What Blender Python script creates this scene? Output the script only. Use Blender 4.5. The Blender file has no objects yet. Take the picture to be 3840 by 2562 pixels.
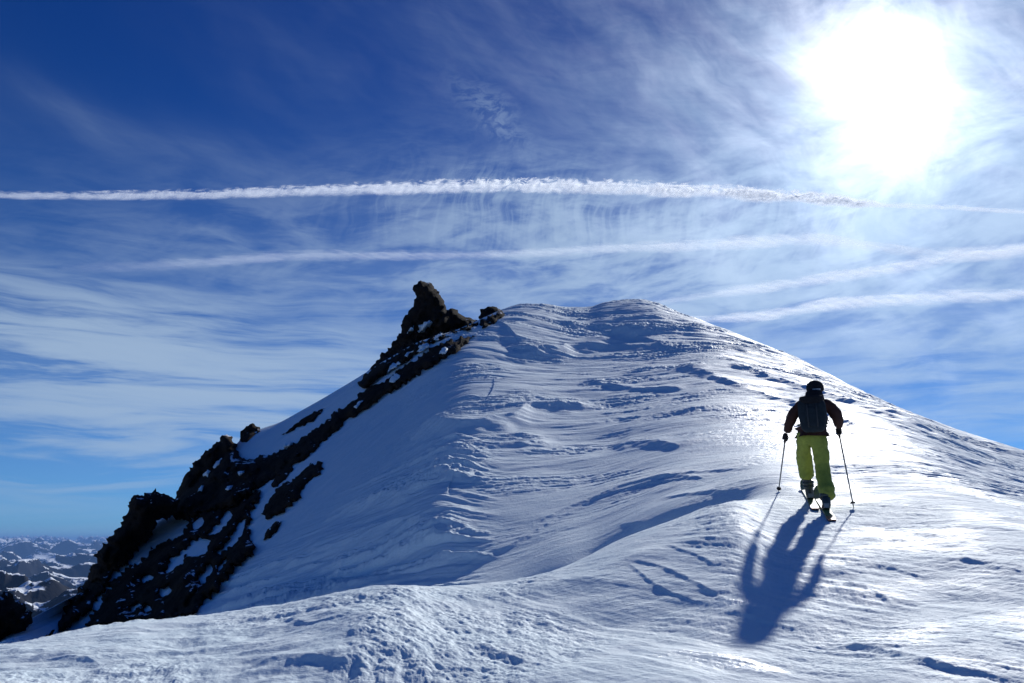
import bpy, bmesh, math, random
import numpy as np
from mathutils import Vector, Matrix, noise as mnoise
from mathutils.geometry import delaunay_2d_cdt

random.seed(7); np.random.seed(7)
R = math.radians
C = bpy.context.scene.collection
QUAL = 1.0            # terrain resolution factor

# ------------------------------------------------------------------ camera
W, H = 1024.0, 683.0
FPX = 804.0           # focal length in picture pixels
PITCH = R(14.0)
CP, SP = math.cos(PITCH), math.sin(PITCH)
cam_d = bpy.data.cameras.new('camera'); cam = bpy.data.objects.new('camera', cam_d); C.objects.link(cam)
cam_d.sensor_width = 36.0; cam_d.lens = FPX / W * 36.0
cam_d.clip_start = 0.1; cam_d.clip_end = 400000.0
cam.location = (0, 0, 0); cam.rotation_euler = (math.pi/2 + PITCH, 0, 0)
bpy.context.scene.camera = cam

def pix(u, v):
    """direction of a picture point: azimuth (clockwise from +y) and tangent of elevation"""
    a = (u - W/2) / FPX; b = (H/2 - v) / FPX
    up = b*CP + SP; fw = CP - b*SP
    return math.atan2(a, fw), up / math.hypot(a, fw)
def at(u, v, r):
    az, e = pix(u, v)
    return Vector((math.sin(az)*r, math.cos(az)*r, e*r))

# ------------------------------------------------------------------ light
SUN_AZ, SUN_E = pix(889, 80)
SUN_EL = math.atan(SUN_E)
sun_dir = Vector((math.sin(SUN_AZ)*math.cos(SUN_EL), math.cos(SUN_AZ)*math.cos(SUN_EL), math.sin(SUN_EL)))
sl = bpy.data.lights.new('sun', 'SUN'); sl.energy = 4.1; sl.angle = R(1.3); sl.color = (1.0, 0.985, 0.955)
so = bpy.data.objects.new('sun', sl); C.objects.link(so)
so.rotation_euler = sun_dir.to_track_quat('Z', 'Y').to_euler(); so.location = sun_dir * 50

sc = bpy.context.scene
sc.view_settings.view_transform = 'Standard'; sc.view_settings.look = 'None'
sc.view_settings.exposure = 0.12; sc.view_settings.gamma = 1.0
sc.cycles.max_bounces = 6; sc.cycles.volume_bounces = 0; sc.cycles.transparent_max_bounces = 24
sc.cycles.use_denoising = True
sc.cycles.caustics_reflective = False; sc.cycles.caustics_refractive = False

# ------------------------------------------------------------------ node helpers
class NT:
    def __init__(s, tree): s.t = tree; s.n = tree.nodes; s.l = tree.links
    def node(s, kind, **kw):
        n = s.n.new(kind)
        for k, v in kw.items(): setattr(n, k, v)
        return n
    def put(s, sock, v):
        if v is None: return
        if hasattr(v, 'default_value') or isinstance(v, bpy.types.NodeSocket): s.l.new(v, sock)
        else: sock.default_value = v
    def m(s, op, a, b=None, c=None, clamp=False):
        n = s.n.new('ShaderNodeMath'); n.operation = op; n.use_clamp = clamp
        s.put(n.inputs[0], a); s.put(n.inputs[1], b); s.put(n.inputs[2], c)
        return n.outputs[0]
    def vec(s, x, y, z=0.0):
        n = s.n.new('ShaderNodeCombineXYZ'); s.put(n.inputs[0], x); s.put(n.inputs[1], y); s.put(n.inputs[2], z)
        return n.outputs[0]
    def noise(s, vec, scale=1.0, detail=4.0, rough=0.55, dist=0.0, color=False):
        n = s.n.new('ShaderNodeTexNoise'); s.put(n.inputs['Vector'], vec)
        n.inputs['Scale'].default_value = scale; n.inputs['Detail'].default_value = detail
        n.inputs['Roughness'].default_value = rough; n.inputs['Distortion'].default_value = dist
        return n.outputs['Color' if color else 'Fac']
    def ramp(s, f, lo, hi, a=0.0, b=1.0, smooth=True):
        n = s.n.new('ShaderNodeMapRange'); n.interpolation_type = 'SMOOTHSTEP' if smooth else 'LINEAR'
        s.put(n.inputs[0], f); n.inputs[1].default_value = lo; n.inputs[2].default_value = hi
        n.inputs[3].default_value = a; n.inputs[4].default_value = b
        return n.outputs[0]
    def mix(s, f, a, b):
        n = s.n.new('ShaderNodeMix'); n.data_type = 'RGBA'
        s.put(n.inputs[0], f); s.put(n.inputs[6], a); s.put(n.inputs[7], b)
        return n.outputs[2]
    def scale(s, col, f):
        n = s.n.new('ShaderNodeVectorMath'); n.operation = 'SCALE'
        s.put(n.inputs[0], col); s.put(n.inputs[3], f); return n.outputs[0]
    def vm(s, op, a, b):
        n = s.n.new('ShaderNodeVectorMath'); n.operation = op
        s.put(n.inputs[0], a); s.put(n.inputs[1], b)
        return n.outputs['Value'] if op in ('DOT_PRODUCT', 'LENGTH', 'DISTANCE') else n.outputs[0]

# ------------------------------------------------------------------ sky with cirrus veils
world = bpy.data.worlds.new('World'); sc.world = world; world.use_nodes = True
wt = NT(world.node_tree); wt.n.clear()
sky = wt.node('ShaderNodeTexSky', sky_type='NISHITA'); sky.sun_disc = False
sky.sun_elevation = SUN_EL; sky.sun_rotation = SUN_AZ
sky.altitude = 3400.0; sky.air_density = 1.0; sky.dust_density = 0.25; sky.ozone_density = 3.0
tc = wt.node('ShaderNodeTexCoord')
d = wt.node('ShaderNodeVectorMath', operation='NORMALIZE'); wt.l.new(tc.outputs['Generated'], d.inputs[0]); d = d.outputs[0]
sp = wt.node('ShaderNodeSeparateXYZ'); wt.l.new(d, sp.inputs[0])
DEG = 180/math.pi
az = wt.m('MULTIPLY', wt.m('ARCTAN2', sp.outputs[0], sp.outputs[1]), DEG)      # degrees, clockwise from +y
el = wt.m('MULTIPLY', wt.m('ARCSINE', sp.outputs[2]), DEG)
def dirdeg(u, v):
    a, e = pix(u, v); return math.degrees(a), math.degrees(math.atan(e))
# slow warp so that nothing runs dead straight
wn = wt.noise(wt.vec(wt.m('MULTIPLY', az, 0.05), wt.m('MULTIPLY', el, 0.09), 3.7), 1.0, 3, 0.5)
wv = wt.m('MULTIPLY', wt.m('SUBTRACT', wn, 0.5), 9.0)
wn2 = wt.noise(wt.vec(wt.m('MULTIPLY', az, 0.05), wt.m('MULTIPLY', el, 0.09), 13.7), 1.0, 3, 0.5)
wv2 = wt.m('MULTIPLY', wt.m('SUBTRACT', wn2, 0.5), 9.0)
def blob(u, v, su, sv, rot, amp):
    """soft patch: centre, half sizes in degrees, tilt in degrees"""
    a0, e0 = dirdeg(u, v)
    x = wt.m('SUBTRACT', wt.m('ADD', az, wv2), a0); y = wt.m('SUBTRACT', wt.m('ADD', el, wv), e0)
    c, s = math.cos(R(rot)), math.sin(R(rot))
    xr = wt.m('ADD', wt.m('MULTIPLY', x, c/su), wt.m('MULTIPLY', y, s/su))
    yr = wt.m('ADD', wt.m('MULTIPLY', x, -s/sv), wt.m('MULTIPLY', y, c/sv))
    q = wt.m('ADD', wt.m('MULTIPLY', xr, xr), wt.m('MULTIPLY', yr, yr))
    return wt.m('MULTIPLY', wt.m('EXPONENT', wt.m('MULTIPLY', q, -1.0)), amp)
def total(L):
    o = L[0]
    for x in L[1:]: o = wt.m('ADD', o, x)
    return o
def streak(rot, along, across, seed, detail=5, rough=0.6, dist=0.4, warp=1.0):
    c, s = math.cos(R(rot)), math.sin(R(rot))
    X = wt.m('ADD', az, wt.m('MULTIPLY', wv2, warp)); Y = wt.m('ADD', el, wt.m('MULTIPLY', wv, warp))
    xr = wt.m('ADD', wt.m('MULTIPLY', X, c/along), wt.m('MULTIPLY', Y, s/along))
    yr = wt.m('ADD', wt.m('MULTIPLY', X, -s/across), wt.m('MULTIPLY', Y, c/across))
    return wt.noise(wt.vec(xr, yr, seed), 1.0, detail, rough, dist)

# the horizontal bands low on the left and right
low = wt.m('MULTIPLY', total([blob(120, 350, 22, 3.2, 2, .9), blob(180, 390, 24, 5.2, 0, 3.0), blob(300, 445, 16, 1.8, 0, 1.0),
        blob(960, 400, 16, 5.0, -6, 1.0), blob(60, 330, 15, 1.3, 0, .3)]),
        wt.ramp(streak(1, 16, 1.5, 1.3, dist=.5, warp=.35), .36, .66, .06, 1.0))
# veil under the top contrail, thick to the right
mid = wt.m('MULTIPLY', total([blob(620, 235, 16, 4.2, 0, .95), blob(800, 225, 12, 4.2, 0, 1.1), blob(960, 270, 12, 8, 0, 1.3), blob(560, 275, 16, 3.0, 3, .45),
        blob(780, 285, 12, 2.0, 4, .5), blob(250, 265, 22, 2.2, 3, .22), blob(330, 225, 16, 2.0, 0, .12), blob(600, 290, 18, 3.5, 0, .4)]),
        wt.ramp(streak(8, 5.5, 1.5, 4.1, dist=.35, warp=.5), .34, .70, .16, 1.25))
fall = wt.m('MULTIPLY', total([blob(650, 220, 15, 2.3, 0, .38), blob(500, 222, 9, 2.0, 0, .16), blob(850, 225, 8, 2.0, -3, .4)]),
        wt.ramp(streak(70, 3.2, .55, 8.2, 5, .6, .3), .40, .66, 0, 1.3))
puff = wt.m('MULTIPLY', total([blob(560, 232, 2.0, 1.4, 0, .7), blob(495, 137, 3.2, 1.3, -40, .35), blob(780, 250, 5, .9, 8, .4)]),
        wt.ramp(streak(20, .9, .6, 6.6, 4, .6, .5), .38, .62))
# high thin veils falling to the lower right
high = wt.m('MULTIPLY', total([blob(560, 60, 22, 8, -25, .30), blob(330, 100, 16, 4, -35, .12), blob(740, 90, 16, 9, -25, .42), blob(120, 150, 16, 2.2, 0, .12),
        blob(200, 165, 14, 2.0, -8, .28), blob(980, 60, 12, 14, 0, .75), blob(860, 175, 20, 5, -12, .40), blob(700, 130, 14, 4, -20, .35), blob(990, 175, 12, 5.5, 0, 2.4), blob(930, 30, 9, 7, 0, 1.4), blob(770, 30, 7, 8, -30, .9)]),
        wt.ramp(streak(-28, 10, 2.4, 2.9, 4, .52, .1, .5), .30, .85, .22, .72))
# fine combed grain on everything
comb = wt.ramp(streak(-6, 6, .45, 11.0, 5, .65, .2, .6), .25, .75, .78, 1.15, smooth=False)
dens = wt.m('MULTIPLY', total([low, mid, fall, puff, wt.m('MULTIPLY', high, .78)]), comb)
dens = wt.m('SUBTRACT', 1.0, wt.m('EXPONENT', wt.m('MULTIPLY', dens, -1.0)))
# thin cloud scatters the sun forward: bright close to it
cosang = wt.vm('DOT_PRODUCT', d, tuple(sun_dir))
ang = wt.m('MULTIPLY', wt.m('ARCCOSINE', wt.m('MINIMUM', cosang, 0.999999)), DEG)
lump = wt.ramp(wt.noise(wt.vm('MULTIPLY', d, (8, 8, 8)), 1.0, 5, .6, .8), .25, .75, 0.70, 1.35)
angw = wt.m('DIVIDE', ang, lump)
g1 = wt.m('EXPONENT', wt.m('MULTIPLY', wt.m('POWER', wt.m('DIVIDE', angw, 2.95), 1.5), -1.0))
g2 = wt.m('EXPONENT', wt.m('MULTIPLY', angw, -1/6.5))
g3 = wt.m('EXPONENT', wt.m('MULTIPLY', ang, -1/17.0))
cloud_b = wt.m('ADD', wt.m('MULTIPLY', g3, 0.50), wt.m('MULTIPLY', g2, .6)); cloud_b = wt.m('ADD', cloud_b, 0.60)
cloud_col = wt.scale((0.68, 0.905, 1.18), cloud_b)
rag = wt.ramp(streak(-35, 5, 2.2, 21.0, 6, .6, .4), .30, .70, .12, .95)
aure = wt.m('ADD', wt.m('MULTIPLY', g1, 2.3), wt.m('MULTIPLY', wt.m('MULTIPLY', g2, rag), 0.75))
aure_c = wt.scale((1.0, 1.0, 1.0), aure)
SKYS = 0.075
hi_f = wt.ramp(el, 4, 38)
skyc = wt.vm('MULTIPLY', sky.outputs[0], wt.mix(hi_f, (0.38, 0.78, 1.22, 1), (0.045, 0.355, 1.0, 1)))
cl = wt.scale(cloud_col, 1/SKYS); au = wt.scale(aure_c, 1/SKYS)
colr = wt.scale(wt.vm('ADD', wt.mix(wt.m('MULTIPLY', dens, .82), skyc, cl), au), .86)
bg = wt.node('ShaderNodeBackground'); wt.l.new(colr, bg.inputs[0]); bg.inputs[1].default_value = SKYS
ow = wt.node('ShaderNodeOutputWorld'); wt.l.new(bg.outputs[0], ow.inputs[0])

# ------------------------------------------------------------------ object helpers
def tag(o, label=None, cat=None, group=None, kind=None):
    for k, v in (('label', label), ('category', cat), ('group', group), ('kind', kind)):
        if v: o[k] = v
    return o
def empty(name, loc=(0, 0, 0), label=None, cat=None, group=None):
    o = bpy.data.objects.new(name, None); C.objects.link(o); o.location = loc; o.empty_display_size = .1
    return tag(o, label, cat, group)
def np_mesh(name, verts, faces, mat, smooth=True, parent=None):
    """verts (n,3) float array, faces (m,3|4) int array"""
    me = bpy.data.meshes.new(name)
    verts = np.ascontiguousarray(verts, dtype=np.float32); faces = np.ascontiguousarray(faces, dtype=np.int32)
    k = faces.shape[1]
    me.vertices.add(len(verts)); me.vertices.foreach_set('co', verts.ravel())
    me.loops.add(faces.size); me.loops.foreach_set('vertex_index', faces.ravel())
    me.polygons.add(len(faces)); me.polygons.foreach_set('loop_start', np.arange(0, faces.size, k, dtype=np.int32))
    me.update(calc_edges=True)
    if smooth: me.polygons.foreach_set('use_smooth', np.ones(len(faces), dtype=bool))
    me.materials.append(mat)
    o = bpy.data.objects.new(name, me); C.objects.link(o)
    if parent: o.parent = parent; o.matrix_parent_inverse = Matrix.Translation(-parent.location)
    return o
def mat_new(name):
    m = bpy.data.materials.new(name); m.use_nodes = True; t = NT(m.node_tree); t.n.clear()
    out = t.node('ShaderNodeOutputMaterial'); b = t.node('ShaderNodeBsdfPrincipled'); t.l.new(b.outputs[0], out.inputs[0])
    return m, t, b, out
def bump(t, b, h, strength, dist):
    n = t.node('ShaderNodeBump'); n.inputs['Strength'].default_value = strength; n.inputs['Distance'].default_value = dist
    t.l.new(h, n.inputs['Height']); t.l.new(n.outputs[0], b.inputs['Normal'])
def simple_mat(name, col, rough=.7, var=.25, scale=30, bmp=.3, spec=.3, metallic=0.0):
    m, t, b, o = mat_new(name)
    g = t.node('ShaderNodeNewGeometry').outputs['Position']
    n = t.noise(g, scale, 4, .6)
    f = t.ramp(n, .3, .7, 1-var, 1+var)
    t.l.new(t.scale(tuple(col), f), b.inputs['Base Color'])
    b.inputs['Roughness'].default_value = rough; b.inputs['Specular IOR Level'].default_value = spec
    b.inputs['Metallic'].default_value = metallic
    if bmp: bump(t, b, t.noise(g, scale*1.5, 5, .6), bmp, .02)
    return m

# ------------------------------------------------------------------ snow
M_snow, t, b, _ = mat_new('snow')
g = t.node('ShaderNodeNewGeometry').outputs['Position']
n1 = t.noise(g, 1.7, 5, .6)
t.l.new(t.mix(t.ramp(n1, .35, .7), (.735, .86, .91, 1), (.785, .885, .925, 1)), b.inputs['Base Color'])
b.inputs['Specular IOR Level'].default_value = .28
t.l.new(t.ramp(t.noise(g, .9, 4, .6), .42, .70, .74, .50), b.inputs['Roughness'])
fine = t.m('ADD', t.noise(t.vm('MULTIPLY', g, (14, 20, 14)), 1.0, 6, .68), t.m('MULTIPLY', t.noise(t.vm('MULTIPLY', g, (2.2, 8.5, 6.0)), 1.0, 6, .66), t.ramp(t.noise(g, .35, 3, .5), .38, .62, .2, 2.2)))
bump(t, b, fine, .45, .03)

M_rock, t, b, _ = mat_new('dark_rock')
g = t.node('ShaderNodeNewGeometry').outputs['Position']
n1 = t.noise(g, .55, 6, .65, .4); n2 = t.noise(g, 4.0, 6, .7)
c = t.mix(t.ramp(n1, .35, .65), (.016, .013, .011, 1), (.046, .033, .025, 1))
c = t.mix(t.ramp(n2, .45, .75), c, (.010, .010, .011, 1))
gz = t.node('ShaderNodeSeparateXYZ'); t.l.new(t.node('ShaderNodeNewGeometry').outputs['Normal'], gz.inputs[0])
dust = t.ramp(t.m('ADD', gz.outputs[2], t.m('MULTIPLY', t.m('SUBTRACT', t.noise(g, 1.6, 5, .7), .5), 1.0)), 1.00, 1.04)
c = t.mix(dust, c, (.86, .89, .93, 1))
t.l.new(c, b.inputs['Base Color']); b.inputs['Roughness'].default_value = .95; b.inputs['Specular IOR Level'].default_value = .04
vor = t.node('ShaderNodeTexVoronoi', feature='DISTANCE_TO_EDGE'); t.l.new(t.vm('MULTIPLY', g, (1.3, 1.3, .9)), vor.inputs['Vector']); vor.inputs['Scale'].default_value = 1.6
hh = t.m('ADD', t.m('MULTIPLY', t.noise(g, 3.2, 8, .72), 1.0), t.m('MULTIPLY', t.ramp(vor.outputs[0], 0, .12), .25))
bump(t, b, hh, .6, .16)

# ------------------------------------------------------------------ numpy noise
_perm = np.random.RandomState(11).permutation(4096)
def _h(ix, iy, seed):
    return _perm[(_perm[(ix + seed*131) & 4095] + iy) & 4095]
_ga = np.random.RandomState(5).rand(4096) * 2*np.pi
_gx, _gy = np.cos(_ga).astype(np.float32), np.sin(_ga).astype(np.float32)
def pn(x, y, seed=0):
    ix = np.floor(x).astype(np.int64); iy = np.floor(y).astype(np.int64)
    fx = (x-ix).astype(np.float32); fy = (y-iy).astype(np.float32)
    u = fx*fx*fx*(fx*(fx*6-15)+10); v = fy*fy*fy*(fy*(fy*6-15)+10)
    def gr(dx, dy):
        h = _h(ix+dx, iy+dy, seed); return _gx[h]*(fx-dx) + _gy[h]*(fy-dy)
    a = gr(0, 0); b_ = gr(1, 0); c_ = gr(0, 1); d_ = gr(1, 1)
    return (a + u*(b_-a) + v*((c_-a) + u*(a-b_-c_+d_))) * 1.5
def fbm(x, y, oct=4, seed=0, gain=.5, lac=2.03):
    o = 0; a = 1.0
    for k in range(oct):
        o = o + a*pn(x, y, seed+k); x = x*lac + 17.3; y = y*lac + 9.1; a *= gain
    return o
def ridged(x, y, oct=4, seed=0, gain=.5, lac=2.05):
    o = 0; a = 1.0; w = 1.0
    for k in range(oct):
        s = 1 - np.abs(pn(x, y, seed+k)); s = s*s*w; o = o + a*s; w = np.clip(s*1.6, 0, 1)
        x = x*lac + 7.3; y = y*lac + 3.1; a *= gain
    return o
def sstep(a, b, x):
    t_ = np.clip((x-a)/(b-a), 0, 1); return t_*t_*(3-2*t_)

# ------------------------------------------------------------------ the snow dome and ridge: lofted between surveyed lines
def slopes(X, Y):
    """monotone cubic end slopes along axis 0"""
    dx = np.diff(X, axis=0); dl = np.diff(Y, axis=0)/np.maximum(dx, 1e-9)
    m = np.zeros_like(Y); m[0] = dl[0]; m[-1] = dl[-1]
    w1 = 2*dx[1:] + dx[:-1]; w2 = dx[1:] + 2*dx[:-1]
    ok = dl[:-1]*dl[1:] > 0
    with np.errstate(all='ignore'):
        hm = (w1+w2)/(w1/dl[:-1] + w2/dl[1:])
    m[1:-1] = np.where(ok, hm, 0)
    return m
def herm(t_, x0, x1, y0, y1, m0, m1):
    h = x1-x0; t2 = t_*t_; t3 = t2*t_
    return (2*t3-3*t2+1)*y0 + (t3-2*t2+t_)*h*m0 + (-2*t3+3*t2)*y1 + (t3-t2)*h*m1
def pchip1(xk, yk, x):
    xk = np.array(xk, float); yk = np.array(yk, float)
    m = slopes(xk[:, None], yk[:, None])[:, 0]
    x = np.clip(x, xk[0], xk[-1]); i = np.clip(np.searchsorted(xk, x)-1, 0, len(xk)-2)
    return herm((x-xk[i])/(xk[i+1]-xk[i]), xk[i], xk[i+1], yk[i], yk[i+1], m[i], m[i+1])

# every line: (u, v, horizontal range in metres)
L_frame = [(0,683,6.7),(200,683,6.3),(400,683,6.1),(512,683,5.8),(760,683,5.5),(1024,683,5.4)]
L_mid = [(0,668,7.3),(200,646,7.4),(380,625,7.3),(512,628,7.2),(640,632,6.8),(756,640,6.4),(900,628,6.6),(1024,618,6.8)]
L_lip = [(0,650,8.3),(60,640,8.5),(120,627,8.7),(200,616,8.9),(260,607,9.0),(320,597,9.1),(390,585,9.2),(430,587,9.2),(500,583,9.4),(560,568,9.8),
         (620,540,10.5),(700,512,11.3),(740,500,11.8),(780,499,11.7),(820,506,11.35),(860,507,11.2),(920,510,11.0),(1024,522,10.4)]
def rf(u, v, c=-6.1, gx=.60, gy=.46):
    """range of the steep wind shaded flank, taken as one leaning plane"""
    a, e = pix(u, v); return c/(e - gx*math.sin(a) - gy*math.cos(a))
def fl(*P): return [(u, v, rf(u, v)) for u, v in P]
L_wa = [(0,648,19)] + fl((60,634),(120,622),(200,606),(300,588),(400,578),(450,580)) + [(500,576,12.8),(560,560,12.7),(600,538,13.3),(700,500,13.4),(780,478,13.3),(820,490,12.6),(900,487,12.7),(1024,508,12.4)]
L_wb = [(0,646,21)] + fl((60,628),(120,608),(200,575),(300,545),(400,530),(450,520)) + [(500,510,15.9),(600,487,16.6),(700,466,16.4),(780,455,16.6),(900,465,15.4),(1024,495,15.2)]
L_wc = [(0,644,23)] + fl((60,622),(120,597),(200,545),(300,500),(400,468),(450,445)) + [(500,436,21.2),(600,424,22.4),(700,412,22.6),(780,416,22.3),(900,441,19.2),(1024,481,20)]
L_wd = [(0,642,25)] + fl((60,614),(120,583),(200,510),(300,455),(400,408),(450,385)) + [(500,362,31),(600,352,35.5),(700,348,35.5),(780,370,33),(900,413,28.5),(1024,469,26)]
L_crest = [(0,640,27),(28,622,28),(69,600,30),(90,590,31.5),(120,560,34),(150,528,37),(170,505,38.5),(185,495,39.5),(210,470,41),(235,447,42),(245,437,43),(262,430,43.5),(280,424,44),(300,413,45),(330,396,46),(355,381,46),
           (385,362,46),(415,345,46),(440,337,45.5),(460,331,46.5),(480,322,48),(500,312,50),(520,306,52),(545,306,54),(565,309,55.5),(590,309,56),(605,304,56.5),(625,301.5,57),(640,301,57),
           (655,304,57),(680,315,56.5),(700,322,56),(760,345,52),(800,361,49),(850,387,44),(900,410,40),(960,432,36.5),(1024,452,33)]
FAR = [(-180,), (-100,), (-60,)]
def curve(line, left, right):
    """surveyed line -> azimuth samples; left/right: (azimuth degrees, z, range) beyond the picture"""
    A = []
    for u, v, r in line:
        a, e = pix(u, v); A.append((a, e*r, r))
    A = [(R(a), z, r) for a, z, r in left] + A + [(R(a), z, r) for a, z, r in right]
    A.sort()
    return A
T = [  # left side falls away, right side falls gently
 curve([], [(-180,-1.75,.5)], [(180,-1.75,.5)]),
 curve([], [(-180,-2.0,3),(-60,-1.75,3.2),(0,-1.5,3.3),(60,-1.65,3.2)], [(180,-2.0,3)]),
 curve(L_frame, [(-180,-2.6,6),(-60,-1.7,6)], [(60,-1.5,5.5),(180,-2.6,6)]),
 curve(L_mid, [(-180,-3.0,7.5),(-60,-1.7,7.5)], [(60,-1.4,7),(180,-3.0,7.5)]),
 curve(L_lip, [(-180,-4.0,10),(-60,-2.0,8.4)], [(60,-1.2,10),(180,-4.0,10)]),
 None,
 curve(L_wa, [(-180,-8,16),(-60,-9,16)], [(60,-1.6,12.5),(180,-8,16)]),
 curve(L_wb, [(-180,-10,20),(-60,-12,19)], [(60,-1.7,15.5),(180,-10,20)]),
 curve(L_wc, [(-180,-14,25),(-60,-16,23)], [(60,-2,20),(180,-14,25)]),
 curve(L_wd, [(-180,-18,30),(-60,-20,27)], [(60,-2.5,26),(180,-18,30)]),
 curve(L_crest, [(-180,-25,40),(-60,-26,34)], [(60,-4,34),(180,-25,40)]),
]
AZI = np.concatenate([np.linspace(-180, -37, int(90*QUAL), endpoint=False), np.linspace(-37, 36, int(1500*QUAL), endpoint=False), np.linspace(36, 180, int(90*QUAL))]) * math.pi/180
NA = len(AZI)
Zs, Rs = [], []
for L in T:
    if L is None: Zs.append(None); Rs.append(None); continue
    a, z, r = zip(*L)
    UG = np.linspace(-math.pi, math.pi, 7201); w_ = np.hanning(17 if L is T[10] else 83); w_ /= w_.sum(); pad = len(w_)//2
    sm = lambda q: np.convolve(np.pad(q, pad, mode='edge'), w_, 'valid')
    rr = np.exp(np.interp(AZI, UG, sm(pchip1(a, np.log(r), UG)))); ee = np.interp(AZI, UG, sm(pchip1(a, np.array(z)/np.array(r), UG)))
    Zs.append(ee*rr); Rs.append(rr)
# hollow behind the wind lip: none to the right of the skier
lipm = np.convolve(np.pad(np.interp(np.degrees(AZI), [-180,-33, -3, 2, 10.5, 14, 17.5, 180], [1, 1, 1, 1.9, 1.9, .8, 0, 0]), 40, mode='edge'), np.hanning(81)/np.hanning(81).sum(), 'valid')
rh = Rs[4] + (Rs[6]-Rs[4])*.5
eh = Zs[4]/Rs[4]; ehw = Zs[6]/Rs[6]
Rs[5] = rh; Zs[5] = rh*((eh+ehw)/2 - lipm*(.026 + .018*np.clip((Rs[6]-Rs[4])/8, 0, 1)))
# behind the crest
Rs.append(Rs[10]*1.12+1.5); Zs.append(Zs[10] + .02*Rs[10]*np.clip(Zs[10]/Rs[10], 0, 1) - 1.0)
Rs.append(Rs[10]*1.7+8); Zs.append(Zs[10] - 16)
Rs.append(Rs[10]*5+60); Zs.append(Zs[10]-170)
Rs.append(Rs[10]*0+900); Zs.append(Zs[10]*0-820)
RS = np.log(np.array(Rs)); ZS = np.array(Zs)
nseg = [10, 120, 110, 200, 60, 60, 150, 190, 190, 190, 60, 20, 20, 20]
ms = slopes(RS, ZS)
kw = np.hanning(71); kw /= kw.sum()
ms = np.array([np.convolve(np.pad(q, 35, mode='edge'), kw, 'valid') for q in ms])
rows_r, rows_z = [], []
for k, n in enumerate(nseg):
    n = max(4, int(n*QUAL))
    for i in range(n):
        f = i/n
        lr = RS[k] + (RS[k+1]-RS[k])*f
        rows_r.append(np.exp(lr)); rows_z.append(herm(f, RS[k], RS[k+1], ZS[k], ZS[k+1], ms[k], ms[k+1]))
rows_r.append(np.exp(RS[-1])); rows_z.append(ZS[-1])
RR = np.array(rows_r); ZZ = np.array(rows_z)
XX = RR*np.sin(AZI)[None]; YY = RR*np.cos(AZI)[None]

def hit(u, v, Zf=None):
    """first point of the snow surface met by the view ray"""
    Zf = ZZ if Zf is None else Zf
    a, e = pix(u, v); i = int(np.argmin(np.abs(AZI-a)))
    E = Zf[:, i]/RR[:, i]; j = np.nonzero(E >= e)[0]
    if len(j) == 0 or j[0] == 0: return None
    j = j[0]; f = (e-E[j-1])/(E[j]-E[j-1]+1e-12); r = RR[j-1, i] + f*(RR[j, i]-RR[j-1, i])
    return Vector((math.sin(a)*r, math.cos(a)*r, e*r))
def ground(x, y, Zf=None):
    Zf = ZZ if Zf is None else Zf
    a = math.atan2(x, y); r = math.hypot(x, y); i = int(np.argmin(np.abs(AZI-a)))
    return float(np.interp(r, RR[:, i], Zf[:, i]))

# ---- wind work on the snow
X, Y, Z0 = XX, YY, ZZ
D = np.zeros_like(ZZ)
az_d = np.degrees(AZI)[None]
r_ = RR
fore = 1 - sstep(9.0, 13.0, r_ + 0*az_d)                       # near ground, up to the lip
dome = sstep(11.5, 15, r_)
lowl = sstep(0, -5, az_d)*sstep(23.5, 19.5, r_)*sstep(12, 14, r_)   # streaked foot of the flank
flank = sstep(-4, -11, az_d)*sstep(12, 16, r_)*(1-.8*lowl)                  # smooth wind shaded left flank
rightside = sstep(13, 22, az_d)
def sas(ang, La, Lb, seed, oct=4, warp=.6, gain=.55):
    c, s = math.cos(ang), math.sin(ang)
    a = X*c + Y*s; b_ = -X*s + Y*c
    wx = pn(X/ (La*1.3), Y/(La*1.3), seed+50)*warp
    return a/La, b_/Lb + wx, seed, oct, gain
def sfb(*p): a, b_, seed, oct, g_ = sas(*p); return fbm(a, b_, oct, seed, g_)
def srd(*p): a, b_, seed, oct, g_ = sas(*p); return ridged(a, b_, oct, seed, g_)
near = (r_ < 70)
# large soft drift forms
D += .045*fore*fbm(X/1.7, Y/1.4, 3, 3) + .13*dome*(1-.6*rightside)*fbm(X/9, Y/5, 3, 9)*sstep(60, 44, r_)*(1-.6*flank)
# sastrugi on the dome: combed across the slope, bending down to the left
pm = sstep(-.12, .40, fbm(X/5.5, Y/2.6, 3, 21))                # patches of rough and of smooth snow
dm = dome*(1-.85*flank)*sstep(80, 60, r_)
sc_d = np.clip(r_/26, .45, 1.6)
smooth_fan = np.exp(-((az_d-17)/8.5)**2 - ((r_-17)/6.5)**2)       # the smooth wind scoured fan ahead of the skier
smooth_fan = np.maximum(smooth_fan, .9*np.exp(-((az_d-2)/9)**2 - ((r_-15.5)/1.8)**2))
dm = .82*dm*(1-.93*smooth_fan)
D += dm*sc_d*(.058*sfb(R(10), 5.0, .85, 31, 4, .5) + (.004+.024*pm)*(srd(R(8), 2.3, .40, 41, 4, .6)-.7))
D += lowl*(.15*sstep(.0, .75, sfb(R(-32), 7.0, .8, 231, 3, .5))*(1+.3*fbm(X/.25, Y/.25, 3, 241, .6)) + .03*sfb(R(-32), 3.0, .25, 251, 3, .5))
dm = dm*(1-.75*lowl)
D += dm*sc_d*((.009 + .040*pm)*sfb(R(4), 1.1, .15, 61, 4, .64) + .022*pm*fbm(X/.22, Y/.22, 3, 65, .6))
D += dm*rightside*.05*sfb(R(-20), 3.0, .6, 71, 4, .5)
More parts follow.
